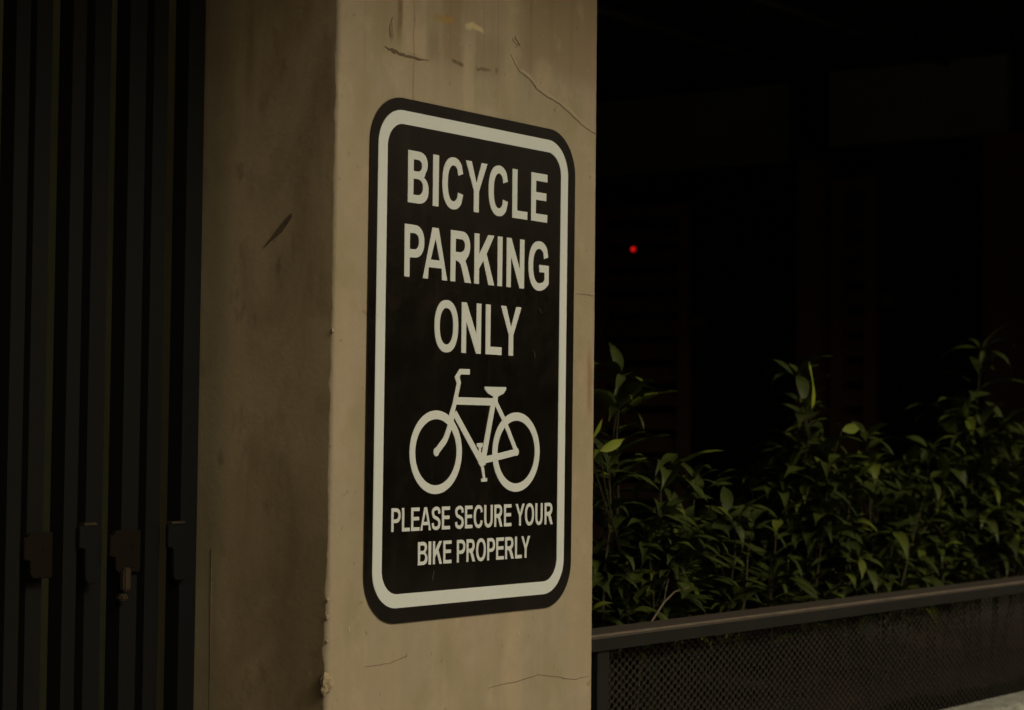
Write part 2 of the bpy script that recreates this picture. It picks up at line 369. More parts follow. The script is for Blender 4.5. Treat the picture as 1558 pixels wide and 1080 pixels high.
# ------------------------------------------------------------------ the pillar
pil = thing("concrete_pillar", "weathered beige plastered pillar carrying the black bicycle sign", "pillar", (0, .17, 0))
def pillar_mesh():
    bm = bmesh.new(); zs = [0.0, .5, .9]; z = 1.1
    while z < 2.25: zs.append(z); z += .006
    zs += [2.3, 2.45, 2.598]
    rows = []
    for z in zs:
        lx = -.2565 - (1.68-z)*.004*(1 if z > .8 else .3); rx = .2512 - (z-1.68)*.004*(1 if z > .8 else .3)
        low = max(0.0, min(1.0, (1.52-z)/.25))
        n1 = noise.noise(Vector((z*45, 1.3, .2))); n2 = noise.noise(Vector((z*140, 7.1, 4.2))); n3 = noise.noise(Vector((z*9, 2.2, 8.1)))
        e = .0035 + .0014*n1 + .001*n2 + low*(.0022*max(0, n1) + .0035*abs(n2)) + .001*n3
        if abs(z-1.355) < .012: e += .004*(1-abs(z-1.355)/.012)
        if abs(z-1.648) < .012: e += .003*(1-abs(z-1.648)/.012)
        bx = lx + .0003*n1*low
        er = .0025 + .0006*noise.noise(Vector((z*60, 3.3, 9)))
        rows.append([bm.verts.new(p) for p in ((lx, .345, z), (lx, .20, z), (lx, .10, z), (lx, .035, z), (bx, e*1.25, z), (bx+e*.33, e*.36, z), (bx+e*1.1, 0, z),
                     (-.12, 0, z), (.05, 0, z), (.18, 0, z), (rx-er, 0, z), (rx-er*.25, er*.25, z), (rx, er, z), (rx, .345, z))])
    for a, b in zip(rows, rows[1:]):
        k = len(a)
        for i in range(k):
            f = bm.faces.new((a[i], a[(i+1) % k], b[(i+1) % k], b[i])); f.material_index = 1 if i < 4 else 0; f.smooth = 4 <= i <= 5 or 10 <= i <= 11
    bm.faces.new(rows[0][::-1]); bm.faces.new(rows[-1])
    bmesh.ops.recalc_face_normals(bm, faces=list(bm.faces))
    return bm
part("pillar_body", pillar_mesh(), [M['front'], M['side']], pil)

def ribbon(pts, widths, y=-.0004, d=.0016, jit=.0006, sub=5, seed=0):      # a crack: a thin dark line on the face
    rnd = random.Random(seed); P = []
    for i in range(len(pts)-1):
        for k in range(sub):
            t = k/sub; w = widths[i]*(1-t)+widths[i+1]*t
            j = 0 if (i == 0 and k == 0) else jit
            w *= .72
            P.append((pts[i][0]*(1-t)+pts[i+1][0]*t + rnd.uniform(-j, j), pts[i][1]*(1-t)+pts[i+1][1]*t + rnd.uniform(-j, j), w*rnd.uniform(.75, 1.2)))
    P.append((pts[-1][0], pts[-1][1], widths[-1]))
    bm = bmesh.new(); L = []; R = []
    for i, (x, z, w) in enumerate(P):
        a = P[max(0, i-1)]; b = P[min(len(P)-1, i+1)]
        t = Vector((b[0]-a[0], b[1]-a[1])).normalized(); n = Vector((-t.y, t.x))*w/2
        L.append((x+n.x, z+n.y)); R.append((x-n.x, z-n.y))
    poly(bm, L + R[::-1], y, d); bmesh.ops.recalc_face_normals(bm, faces=list(bm.faces)); return bm
C1 = [(.061, 2.0602), (.0708, 2.0491), (.0806, 2.0413), (.1001, 2.0349), (.116, 2.0244), (.14, 2.0171), (.1602, 2.014), (.1848, 2.0054), (.2099, 1.9943), (.231, 1.9874), (.2493, 1.9838)]
part("crack", ribbon(C1, [.0004, .0008, .0011, .0010, .0014, .0011, .0011, .0012, .0013, .0013, .0015], seed=1), M['crack'], pil)
# the plaster skin that lifts along the crack, a pale lip just below it on one side and above it on the other
lipU = [(x+.0015, z+.0016) for x, z in C1[2:]]
lipO = [(x+.003, z+.0042+.0018*math.sin(i*2.7)) for i, (x, z) in enumerate(C1[2:])]
bm = bmesh.new(); poly(bm, lipU[:-1] + lipO[:-1][::-1], -.0003, .0015); bmesh.ops.recalc_face_normals(bm, faces=list(bm.faces)); part("plaster_lip", bm, M['lip'], pil)
part("crack", ribbon([(.116, 2.0244), (.112, 2.030), (.104, 2.036)], [.0008, .0006, .0003], seed=9), M['crack'], pil)
part("crack", ribbon([(-.196, 1.3332), (-.1752, 1.3329), (-.1526, 1.3337), (-.123, 1.3387)], [.0003, .0007, .0006, .0007], seed=2), M['crack'], pil)
part("crack", ribbon([(-.1232, 1.3387), (-.1232, 1.3418)], [.0006, .0005], seed=3), M['crack'], pil)
part("crack", ribbon([(.0322, 1.2886), (.0582, 1.2907), (.0884, 1.2913), (.1348, 1.2957), (.1707, 1.2903), (.2156, 1.2823), (.2447, 1.2845)], [.0003, .0008, .0009, .0007, .0009, .0009, .0005], seed=4), M['crack'], pil)
part("crack", ribbon([(.2054, 1.7739), (.2275, 1.7744), (.2490, 1.774)], [.0005, .0010, .0012], seed=5), M['crack'], pil)
part("crack", ribbon([(-.1642, 2.0684), (-.1700, 2.0546), (-.1669, 2.0445)], [.0012, .0020, .0030], seed=6), M['crack'], pil)
part("gouge", ribbon([(-.1781, 2.0326), (-.1633, 2.0295), (-.1434, 2.0283), (-.1200, 2.0270), (-.0977, 2.0281)], [.0008, .0060, .0050, .0036, .0008], seed=7, jit=.0012), M['crack'], pil)
part("crack", ribbon([(.072, 2.0849), (.0644, 2.0779), (.0741, 2.0737), (.0798, 2.0765), (.0704, 2.0697)], [.0007]*5, seed=8), M['crack'], pil)
part("crack", ribbon([(.0705, 2.0815), (.0800, 2.0735)], [.0010, .0006], seed=12, y=-.0007), M['crack'], pil)
def blob(cx, cz, rx, rz, seed, y=-.0006):
    rnd = random.Random(seed); bm = bmesh.new()
    poly(bm, [(cx+rx*math.cos(a)*rnd.uniform(.72, 1.12), cz+rz*math.sin(a)*rnd.uniform(.72, 1.12)) for a in [i*6.2832/16 for i in range(16)]], y, .0014)
    bmesh.ops.recalc_face_normals(bm, faces=list(bm.faces)); return bm
part("paint_flake", blob(.0910, 1.3511, .0012, .0036, 4), M['cream'], pil)
part("paint_flake", blob(-.2237, 1.3774, .0012, .0024, 6), M['cream'], pil)
# gouge on the side face
def side_poly(pts, x, d):
    bm = bmesh.new(); a = [bm.verts.new((x, y, z)) for y, z in pts]; b = [bm.verts.new((x+d, y, z)) for y, z in pts]; n = len(pts)
    bm.faces.new(a); bm.faces.new(b[::-1])
    for i in range(n): bm.faces.new((a[i], b[i], b[(i+1) % n], a[(i+1) % n]))
    bmesh.ops.recalc_face_normals(bm, faces=list(bm.faces)); return bm
part("gouge", side_poly([(.0635, 1.8390), (.0650, 1.8345), (.0700, 1.8290), (.0790, 1.8190), (.0900, 1.8130), (.1085, 1.8012), (.1000, 1.8092), (.0880, 1.8210), (.0790, 1.8290), (.0700, 1.8365)], -.2570, .003), M['crack'], pil)
part("crack", side_poly([(.1800, 1.46), (.1806, 1.40), (.1800, 1.33), (.1795, 1.20), (.1785, 1.20), (.1786, 1.33), (.1794, 1.40), (.1796, 1.46)], -.2583, .003), M['crack'], pil)
# the knocked lump hanging on the lower edge
bm = bmesh.new(); bmesh.ops.create_icosphere(bm, subdivisions=3, radius=1.0)
for v in bm.verts:
    n = noise.noise(v.co*1.7+Vector((3, 1, 2)))
    v.co = Vector((v.co.x*.0075, v.co.y*.0060, v.co.z*.0125))*(1+.55*n)
    v.co += Vector((-.2570, .0015, 1.3215))
part("broken_plaster", bm, M['chip'], pil)
for k, (dx, z, r) in enumerate(((.0, 1.392, .0028), (.0, 1.411, .0022), (.001, 1.286, .0028), (.0, 1.271, .0022), (.0, 1.706, .0028), (.0, 1.366, .002))):
    bm = bmesh.new(); bmesh.ops.create_icosphere(bm, subdivisions=2, radius=1.0)
    for v in bm.verts:
        v.co = v.co*r*.62*(1+.5*noise.noise(v.co*2+Vector((k, 2, 1)))); v.co.z *= 1.6; v.co += Vector((-.2565+dx-(1.68-z)*.004, .0018, z))
    part("broken_plaster", bm, M['chip'], pil)

# ------------------------------------------------------------------ the sign
def rrect(cx, cz, hw, hh, r, n=14):
    P = []
    for sx, sz, a0 in ((1, 1, 0), (-1, 1, 90), (-1, -1, 180), (1, -1, 270)):
        for k in range(n+1):
            a = math.radians(a0+90*k/n); P.append((cx+sx*(hw-r)+r*math.cos(a), cz+sz*(hh-r)+r*math.sin(a)))
    return P
SZ = 1.678
sign = thing("parking_sign", "black bicycle parking sign with white border, lettering and bicycle on the pillar", "sign", (0, 0, SZ))
bm = bmesh.new(); poly(bm, rrect(-.0009, SZ, .2007, .2998, .056), -.0022, .0030); bmesh.ops.recalc_face_normals(bm, faces=list(bm.faces))
part("sign_panel", bm, M['black'], sign)
def ring(outer, inner, y, d):
    bm = bmesh.new(); n = len(outer)
    q = [[bm.verts.new((x, yy, z)) for x, z in L] for L in (outer, inner) for yy in (y, y+d)]
    for i in range(n):
        j = (i+1) % n
        bm.faces.new((q[0][i], q[0][j], q[2][j], q[2][i])); bm.faces.new((q[1][j], q[1][i], q[3][i], q[3][j]))
        bm.faces.new((q[0][j], q[0][i], q[1][i], q[1][j])); bm.faces.new((q[2][i], q[2][j], q[3][j], q[3][i]))
    bmesh.ops.recalc_face_normals(bm, faces=list(bm.faces)); return bm
PY = -.0027; PD = .0010                                       # painted marks stand half a millimetre proud
part("border", ring(rrect(-.0027, SZ+.0014, .1857, .2841, .043), rrect(-.00225, SZ+.00145, .17005, .26835, .028), PY, PD), M['white'], sign)

# glyphs: outlines in a unit box; sx, sz are the stroke widths as fractions of width and height
def arc(cx, cz, rx, rz, a0, a1, n=14, e=2.25):
    P = []
    for k in range(n+1):
        a = math.radians(a0+(a1-a0)*k/n); c, s = math.cos(a), math.sin(a)
        P.append((cx+rx*math.copysign(abs(c)**(2/e), c), cz+rz*math.copysign(abs(s)**(2/e), s)))
    return P
def offset_path(pts, wf):
    L, R = [], []
    for i, (x, z) in enumerate(pts):
        a = pts[max(0, i-1)]; b = pts[min(len(pts)-1, i+1)]
        t = Vector((b[0]-a[0], b[1]-a[1])).normalized(); n = Vector((-t.y, t.x))
        L.append((x+n.x*wf(n)/2, z+n.y*wf(n)/2)); R.append((x-n.x*wf(n)/2, z-n.y*wf(n)/2))
    return L + R[::-1]
def cubic(pts, n=8):                                          # Catmull-Rom through the points
    out = []; P = [pts[0]] + list(pts) + [pts[-1]]
    for i in range(1, len(P)-2):
        p0, p1, p2, p3 = (Vector(q) for q in P[i-1:i+3])
        for k in range(n):
            t = k/n
            q = .5*((2*p1)+(-p0+p2)*t+(2*p0-5*p1+4*p2-p3)*t*t+(-p0+3*p1-3*p2+p3)*t**3); out.append((q.x, q.y))
    out.append(tuple(pts[-1])); return out
def glyph(ch, w, h, s, t):
    """outline loops (outer first, then holes) in metres for a glyph of width w, height h, stem s, bar t"""
    if ch == 'I': return [[(0, 0), (w, 0), (w, h), (0, h)]]
    if ch == 'L': return [[(0, 0), (w, 0), (w, t), (s, t), (s, h), (0, h)]]
    if ch == 'E':
        m = h*.525
        return [[(0, 0), (w, 0), (w, t), (s, t), (s, m-t/2), (w*.93, m-t/2), (w*.93, m+t/2), (s, m+t/2), (s, h-t), (w*.985, h-t), (w*.985, h), (0, h)]]
    if ch == 'O':
        o = .012*h
        return [arc(w/2, h/2, w/2, h/2+o, 0, 360, 48)[:-1], arc(w/2, h/2, w/2-s*1.02, h/2+o-t*1.0, 0, 360, 48)[:-1]]
    if ch == 'C':
        o = .012*h
        out = arc(w*.53, h/2, w*.53, h/2+o, 38, 322, 40); inn = arc(w*.53, h/2, w*.53-s*1.02, h/2+o-t*1.0, 318, 42, 40)
        out = [(min(x, w), z) for x, z in out]
        inn[0] = (w-s*.98, h*.335); inn[-1] = (w-s*.98, h*.665)
        out[0] = (w*.985, h*.715); out[-1] = (w, h*.305)
        return [out + inn]
    if ch == 'G':
        o = .012*h
        out = arc(w*.52, h/2, w*.52, h/2+o, 38, 285, 36); inn = arc(w*.52, h/2, w*.52-s*1.02, h/2+o-t, 300, 44, 36)
        out = [(min(x, w), z) for x, z in out]
        out[0] = (w*.97, h*.70); inn[-1] = (w-s*1.1, h*.655)
        return [out + [(w*.80, h*.035), (w*.92, h*.09), (w, h*.145), (w, h*.525), (w*.53, h*.525), (w*.53, h*.525-t*.95), (w-s*.95, h*.525-t*.95), (w-s*.95, h*.215), (w*.70, h*.162)] + inn[4:]]
    if ch in 'PRB':
        if ch == 'P':
            zb = h*.375; c = (h+zb)/2
            bowl = [(0, h), (0, 0), (s, 0), (s, zb)] + [(w*.5, zb)] + arc(w*.5, c, w*.5, (h-zb)/2, -90, 90, 14)[1:-1] + [(w*.5, h)]
            hole = [(s, zb+t), (s, h-t)] + [(w*.48, h-t)] + arc(w*.48, c, w*.52-s*1.02, (h-zb)/2-t, 90, -90, 12)[1:-1] + [(w*.48, zb+t)]
            return [bowl, hole]
        if ch == 'R':
            zb = h*.435; c = (h+zb)/2; bw = w*.93
            bowl = [(0, h), (0, 0), (s, 0), (s, h*.415), (s+w*.04, h*.415), (s+w*.16, h*.395), (s+w*.26, h*.335), (w-s*1.32, 0), (w, 0), (w*.80, h*.32), (w*.705, h*.425)] \
                 + arc(bw*.55, c, bw*.45, (h-zb)/2, -62, 90, 14)[1:-1] + [(bw*.55, h)]
            hole = [(s, zb+t*.98-h*.005), (s, h-t)] + [(bw*.52, h-t)] + arc(bw*.52, c+.002*h, bw*.48-s*1.05, (h-zb)/2-t, 90, -90, 12)[1:-1] + [(bw*.52, zb+t*.98-h*.005)]
            return [bowl, hole]
        zm = h*.535; tw = w*.94
        out = [(0, h), (0, 0), (w*.5, 0)] + arc(w*.5, zm/2+.005*h, w*.5, zm/2+.005*h, -90, 62, 14)[1:] + [(w*.80, zm)] \
            + arc(tw*.52, (h+zm)/2, tw*.48, (h-zm)/2, -50, 90, 14)[1:] 
        h1 = [(s, t), (s, zm-t*.42)] + [(w*.46, zm-t*.42)] + arc(w*.46, (zm+t*.58)/2, w*.54-s*1.02, (zm-t*1.42)/2, 90, -90, 12)[1:-1] + [(w*.46, t)]
        h2 = [(s, zm+t*.50), (s, h-t)] + [(tw*.48, h-t)] + arc(tw*.48, (h+zm-t*.5)/2, tw*.52-s*1.02, (h-zm-t*1.5)/2, 90, -90, 12)[1:-1] + [(tw*.48, zm+t*.50)]
        return [out, h1, h2]
    if ch == 'Y':
        k = s*1.12; m = w/2
        return [[(m-s/2, 0), (m+s/2, 0), (m+s/2, h*.42), (w, h), (w-k, h), (m, h*.575), (k, h), (0, h), (m-s/2, h*.42)]]
    if ch == 'A':
        k = s*1.04; m = w/2; ap = s*.60
        def xl(z): return k + (m-k)*(z/(h*.80))               # inner edge of the left leg
        z1, z2 = h*.225, h*.225+t*.95
        out = [(0, 0), (k, 0), (xl(z1)-.06*w, z1), (w-xl(z1)+.06*w, z1), (w-k, 0), (w, 0), (m+ap, h), (m-ap, h)]
        hole = [(xl(z2)-.035*w, z2), (m, h*.79), (w-xl(z2)+.035*w, z2)]
        return [out, hole]
    if ch == 'K':
        k = s*1.25
        return [[(0, 0), (s, 0), (s, h*.305), (w*.435, h*.475), (w-k, 0), (w, 0), (w*.60, h*.615), (w*.975, h), (w*.975-k, h), (s, h*.595), (s, h), (0, h)]]
    if ch == 'N':
        k = s*.95
        return [[(0, 0), (k, 0), (k, h*.62), (w-k*1.05, 0), (w, 0), (w, h), (w-k, h), (w-k, h*.38), (k*1.05, h), (0, h)]]
    if ch == 'U':
        zc = h*.36
        out = [(0, h)] + arc(w/2, zc, w/2, zc+.012*h, 180, 360, 20) + [(w, h)]
        inn = [(w-s, h)] + arc(w/2, zc, w/2-s, zc+.012*h-t, 0, -180, 18) + [(s, h)]
        return [out + inn]
    if ch == 'S':
        a = s*.5; b = t*.5
        pts = cubic([(w-a*1.05, h*.70), (w*.80, h-b*1.6), (w*.5, h-b*.85), (w*.19, h-b*1.9), (a*1.1, h*.735), (w*.24, h*.585), (w*.5, h*.515), (w*.80, h*.42), (w-a*.95, h*.275),
                     (w*.80, b*1.7), (w*.5, b*.85), (w*.19, b*1.8), (a*1.0, h*.30)], 6)
        return [offset_path(pts, lambda n: math.hypot(n.x*s*1.02, n.y*t*.98))]
    return []
def text_part(items, z0, z1, sfrac, tfrac, name="lettering"):
    cu = bpy.data.curves.new(name, 'CURVE'); cu.dimensions = '2D'; cu.fill_mode = 'BOTH'; cu.extrude = PD/2
    h = z1-z0
    for ch, x0, x1 in items:
        sh = .0006 if h > .04 else .0003
        if ch != 'I': x0, x1 = x0+sh, x1-sh
        w = x1-x0
        s = min(h*sfrac, w) if ch != 'I' else w
        for loop in glyph(ch, w, h, s, h*tfrac):
            sp = cu.splines.new('POLY'); sp.points.add(len(loop)-1)
            for p, (x, z) in zip(sp.points, loop): p.co = (x0+x, z0+z, 0, 1)
            sp.use_cyclic_u = True
    tmp = bpy.data.objects.new(name, cu); COL.objects.link(tmp)
    dg = bpy.context.evaluated_depsgraph_get()
    me = bpy.data.meshes.new_from_object(tmp.evaluated_get(dg)); bpy.data.objects.remove(tmp)
    me.transform(Matrix.Translation((0, PY+PD/2, 0)) @ Matrix.Rotation(math.radians(90), 4, 'X'))
    me.materials.clear(); me.materials.append(M['white'])
    o = bpy.data.objects.new(name, me); COL.objects.link(o); o.parent = sign; o.matrix_parent_inverse = Matrix.Translation(-sign.location)
    return o
text_part([('B', -.1361, -.0972), ('I', -.0899, -.0791), ('C', -.0729, -.032), ('Y', -.0285, .0148), ('C', .0166, .0568), ('L', .0647, .0973), ('E', .1038, .1394)], 1.8590, 1.9192, .166, .160)
text_part([('P', -.1405, -.1037), ('A', -.1070, -.0602), ('R', -.0555, -.0143), ('K', -.0097, .0314), ('I', .0369, .0464), ('N', .0546, .0921), ('G', .0999, .1440)], 1.7734, 1.8338, .156, .158)
text_part([('O', -.0838, -.038), ('N', -.0327, .0064), ('L', .0143, .0478), ('Y', .0445, .0875)], 1.6898, 1.7500, .156, .158)
text_part([('P', -.1567, -.1399), ('L', -.1378, -.123), ('E', -.1213, -.1055), ('A', -.1048, -.0847), ('S', -.0838, -.0671), ('E', -.0649, -.0489),
           ('S', -.0399, -.023), ('E', -.0209, -.0058), ('C', -.004, .0141), ('U', .0166, .0337), ('R', .0366, .0537), ('E', .0561, .0719),
           ('Y', .0797, .0987), ('O', .0992, .1185), ('U', .121, .1367), ('R', .1405, .1587)], 1.4819, 1.5087, .142, .152)
text_part([('B', -.1082, -.0903), ('I', -.0886, -.0838), ('K', -.0807, -.0631), ('E', -.0614, -.0453), ('P', -.0357, -.0191), ('R', -.0173, .0001), ('O', .0015, .021),
           ('P', .0233, .0393), ('E', .0412, .0574), ('R', .0593, .0776), ('L', .0795, .0941), ('Y', .0922, .1109)], 1.4421, 1.4688, .142, .152)

# the bicycle: strokes at slightly different heights so none share a plane
bm = bmesh.new(); _k = [0]
def pc(pts): poly(bm, pts, PY - .00003*_k[0], PD + .00003*_k[0]); _k[0] += 1
def wheel(cx, cz, ro, ri, n=56):
    y = PY - .00003*_k[0]; _k[0] += 1
    A = [(cx+ro*math.cos(6.28319*i/n), cz+ro*math.sin(6.28319*i/n)) for i in range(n)]; B = [(cx+ri*math.cos(6.28319*i/n), cz+ri*math.sin(6.28319*i/n)) for i in range(n)]
    q = [[bm.verts.new((x, yy, z)) for x, z in L] for L in (A, B) for yy in (y, y+PD)]
    for i in range(n):
        j = (i+1) % n
        bm.faces.new((q[0][i], q[0][j], q[2][j], q[2][i])); bm.faces.new((q[0][j], q[0][i], q[1][i], q[1][j])); bm.faces.new((q[2][i], q[2][j], q[3][j], q[3][i]))
def stroke(pts, w, cap=True):
    pc(offset_path(pts, lambda n: w))
def disc(cx, cz, r, n=20): pc([(cx+r*math.cos(6.28319*i/n), cz+r*math.sin(6.28319*i/n)) for i in range(n)])
wheel(-.0771, 1.5722, .0487, .0385); wheel(.0799, 1.5722, .0486, .0384)
pc([(-.0345, 1.6707), (-.0152, 1.6708), (-.0152, 1.6643), (-.0328, 1.6641), (-.0347, 1.6608), (-.0321, 1.6544), (-.0400, 1.6290), (-.0470, 1.6090), (-.0539, 1.6155), (-.0474, 1.6292), (-.0399, 1.6531), (-.0439, 1.6609)])
pc([(-.0440, 1.6372), (.0330, 1.6372), (.0300, 1.6283), (-.0440, 1.6283)])
stroke(cubic([(-.0475, 1.6160), (-.0517, 1.6035), (-.0598, 1.5880), (-.0680, 1.5800), (-.0767, 1.5727)], 6), .0085); disc(-.0768, 1.5725, .0051)
stroke([(-.0435, 1.6185), (.0080, 1.5618)], .0086)
pc([(.0267, 1.6300), (.0361, 1.6300), (.0172, 1.5600), (.0085, 1.5640)])
stroke([(.0345, 1.6345), (.0532, 1.6122), (.0795, 1.5728)], .0070)
pc([(.0313, 1.6406), (.0410, 1.6408), (.0392, 1.6270), (.0300, 1.6270)])
pc([(.0141, 1.6508), (.0568, 1.6512), (.0571, 1.6484), (.0525, 1.6435), (.0410, 1.6393), (.0313, 1.6393), (.0211, 1.6427), (.0142, 1.6475)])
stroke([(.0109, 1.5622), (.0426, 1.5665), (.0796, 1.5722)], .0082); disc(.0796, 1.5725, .0050)
pc([(.0034, 1.5700), (.0034, 1.5590), (.0098, 1.5530), (.0176, 1.5575), (.0170, 1.5680), (.0100, 1.5720)])
pc([(.0000, 1.5828), (.0117, 1.5834), (.0116, 1.5790), (.0082, 1.5773), (.0085, 1.5700), (.0040, 1.5700), (.0037, 1.5775), (.0000, 1.5790)])
pc([(.0086, 1.5545), (.0142, 1.5545), (.0176, 1.5400), (.0131, 1.5400)]); pc([(.0093, 1.5405), (.0207, 1.5412), (.0210, 1.5371), (.0097, 1.5366)])
bmesh.ops.recalc_face_normals(bm, faces=list(bm.faces)); part("bicycle_symbol", bm, M['white'], sign)

M['scratch'] = simple("worn_sign_scratch", (.085, .072, .05), (.05, .042, .03), 120, .6, 0)
part("scratch", ribbon([(-.0775, 1.4345), (-.0798, 1.4290), (-.0803, 1.4235)], [.0012, .0016, .0006], y=-.0026, d=.0008, seed=31), M['scratch'], sign)
part("scratch", ribbon([(.1230, 1.7520), (.1300, 1.7460)], [.0005, .0012], y=-.0026, d=.0008, seed=32), M['scratch'], sign)
part("scratch", ribbon([(.1120, 1.6985), (.1165, 1.6925), (.1170, 1.6890)], [.0004, .0012, .0006], y=-.0026, d=.0008, seed=33), M['scratch'], sign)

# ------------------------------------------------------------------ folding gate on the left
gate = thing("folding_gate", "dark folding steel gate of close upright bars left of the pillar", "gate", (-1.4, .215, .15))
GX = [-.5275, -.490, -.4495, -.407, -.3635, -.319, -.2725]
GW = [.019, .022, .019, .024, .025, .022, .026]
bars = [(x, w) for x, w in zip(GX, GW)]
x = -.567; k = 0
rg = random.Random(4)
while x > -2.50:
    bars.append((x, rg.uniform(.019, .025))); x -= rg.uniform(.040, .045)
for i, (x, w) in enumerate(bars):
    y = .203 + (.010 if i % 2 else .0)
    bm = bmesh.new()                                          # a U channel, its web to the street
    box(bm, x-w/2, x+w/2, y, y+.0035, .17, 2.54)
    box(bm, x-w/2, x-w/2+.003, y+.0036, y+.022, .17, 2.54); box(bm, x+w/2-.003, x+w/2, y+.0036, y+.022, .17, 2.54)
    part("bar", bm, M['gate'], gate)
for z0, z1 in ((.15, .168), (2.542, 2.595)):
    bm = bmesh.new(); box(bm, -2.54, -.262, .195, .245, z0, z1); part("guide_track", bm, M['gate'], gate)
def bracket(xa, xb, zt, zs, zb, mat, y, notch=0.0):
    bm = bmesh.new()
    pts = [(xa, zt-notch*.6), (xa+.004, zt-notch), (xa+.009, zt), (xb, zt), (xb, zb), (xa+.013, zb), (xa+.0095, zb+.004), (xa+.0085, zs), (xa, zs+.002)]
    poly(bm, pts, y, .006); bmesh.ops.recalc_face_normals(bm, faces=list(bm.faces))
    bevel_all(bm, .0009, 1)
    b = part("hinge_bracket", bm, mat, gate)
    if xb-xa < .03: return b
    bm = bmesh.new(); tube(bm, [(xb-.011, y-.0006, (zt+zb)/2+.006), (xb-.011, y+.001, (zt+zb)/2+.006)], .0038, 10); part("rivet", bm, mat, b, root=gate)
    return b
bracket(-.5180, -.4795, 1.4845, 1.4545, 1.4360, M['gate_rust'], .1955, .006)
b1 = bracket(-.4420, -.4150, 1.4900, 1.4640, 1.4270, M['gate'], .1955)
bracket(-.3965, -.3515, 1.4830, 1.4530, 1.4360, M['gate_rust'], .1970, .007)
b2 = bracket(-.3105, -.2830, 1.4880, 1.4600, 1.4240, M['gate'], .1955)
for b, xa, xb, z in ((b1, -.4370, -.4190, 1.4902), (b2, -.3070, -.2860, 1.4882)):
    bm = bmesh.new(); box(bm, xa, xb, .1945, .2030, z, z+.0026); part("pale_top_strip", bm, M['brass'], b, root=gate)  # thin paler strip along the bracket's top edge
for k in range(6):
    xs = -.60 - k*.17
    bracket(xs-.02, xs+.022, 1.49-.006*(k % 2), 1.455, 1.43, M['gate_rust'] if k % 2 else M['gate'], .1955)
bm = bmesh.new(); box(bm, -.3815, -.3705, .1900, .1985, 1.4165, 1.4420); bevel_all(bm, .0018, 2)
M['bolt'] = simple("worn_brown_bolt_steel", (.022, .016, .009), (.034, .024, .013), 60, .7, .3, .001, 150, .2)
bo = part("latch_bolt", bm, M['bolt'], gate, False)
bm = bmesh.new(); box(bm, -.3870, -.3745, .1895, .1985, 1.4060, 1.4135); bevel_all(bm, .002, 2); part("bolt_tip", bm, M['bolt'], bo, False, root=gate)

# ------------------------------------------------------------------ planter wall, rail and mesh
pw = thing("planter_wall", "low planter wall with a mottled pale concrete coping beside the pillar", "planter wall", (1.7, .1, 0))
bm = bmesh.new(); box(bm, .258, 3.24, -.005, .10, .0, 1.075); part("wall_face", bm, M['wallbase'], pw)
bm = bmesh.new(); box(bm, .256, 3.245, -.018, .056, 1.076, 1.120); bevel_all(bm, .004, 2)
for v in bm.verts:
    v.co.z += .0015*noise.noise(v.co*9)
part("coping", bm, M['ledge'], pw)
bm = bmesh.new(); box(bm, .262, 3.24, .66, .74, .99, 1.22); part("back_kerb", bm, M['floor'], pw)
bm = bmesh.new(); bmesh.ops.create_grid(bm, x_segments=90, y_segments=20, size=1.0)
for v in bm.verts:
    v.co = Vector((1.75+v.co.x*1.48, .385+v.co.y*.272, 1.13)); v.co.z += .02*noise.noise(v.co*7)+.008*noise.noise(v.co*30)
o = link("planter_soil", bm, M['soil'], None, True); o['kind'] = 'structure'

rail = thing("mesh_railing", "low brown steel railing with expanded mesh panel in front of the shrubs", "railing", (1.7, .09, 1.076))
RX0, RX1 = .262, 3.235
bm = bmesh.new()
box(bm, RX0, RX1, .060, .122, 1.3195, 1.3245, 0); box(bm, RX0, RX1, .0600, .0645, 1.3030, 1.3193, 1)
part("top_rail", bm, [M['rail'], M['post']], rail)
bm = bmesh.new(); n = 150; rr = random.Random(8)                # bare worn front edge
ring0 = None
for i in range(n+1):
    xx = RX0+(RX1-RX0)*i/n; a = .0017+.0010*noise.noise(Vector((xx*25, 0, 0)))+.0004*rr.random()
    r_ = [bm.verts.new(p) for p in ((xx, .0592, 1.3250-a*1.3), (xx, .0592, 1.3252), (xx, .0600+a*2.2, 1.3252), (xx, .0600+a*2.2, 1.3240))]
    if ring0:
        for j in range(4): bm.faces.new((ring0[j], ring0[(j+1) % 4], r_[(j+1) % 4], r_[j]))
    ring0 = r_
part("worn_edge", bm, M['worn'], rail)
for px in (.3775, 1.99, 3.10):
    bm = bmesh.new(); box(bm, px-.0138, px+.0138, .0655, .090, 1.0765, 1.3190); bevel_all(bm, .0015, 1); part("post", bm, M['post'], rail)
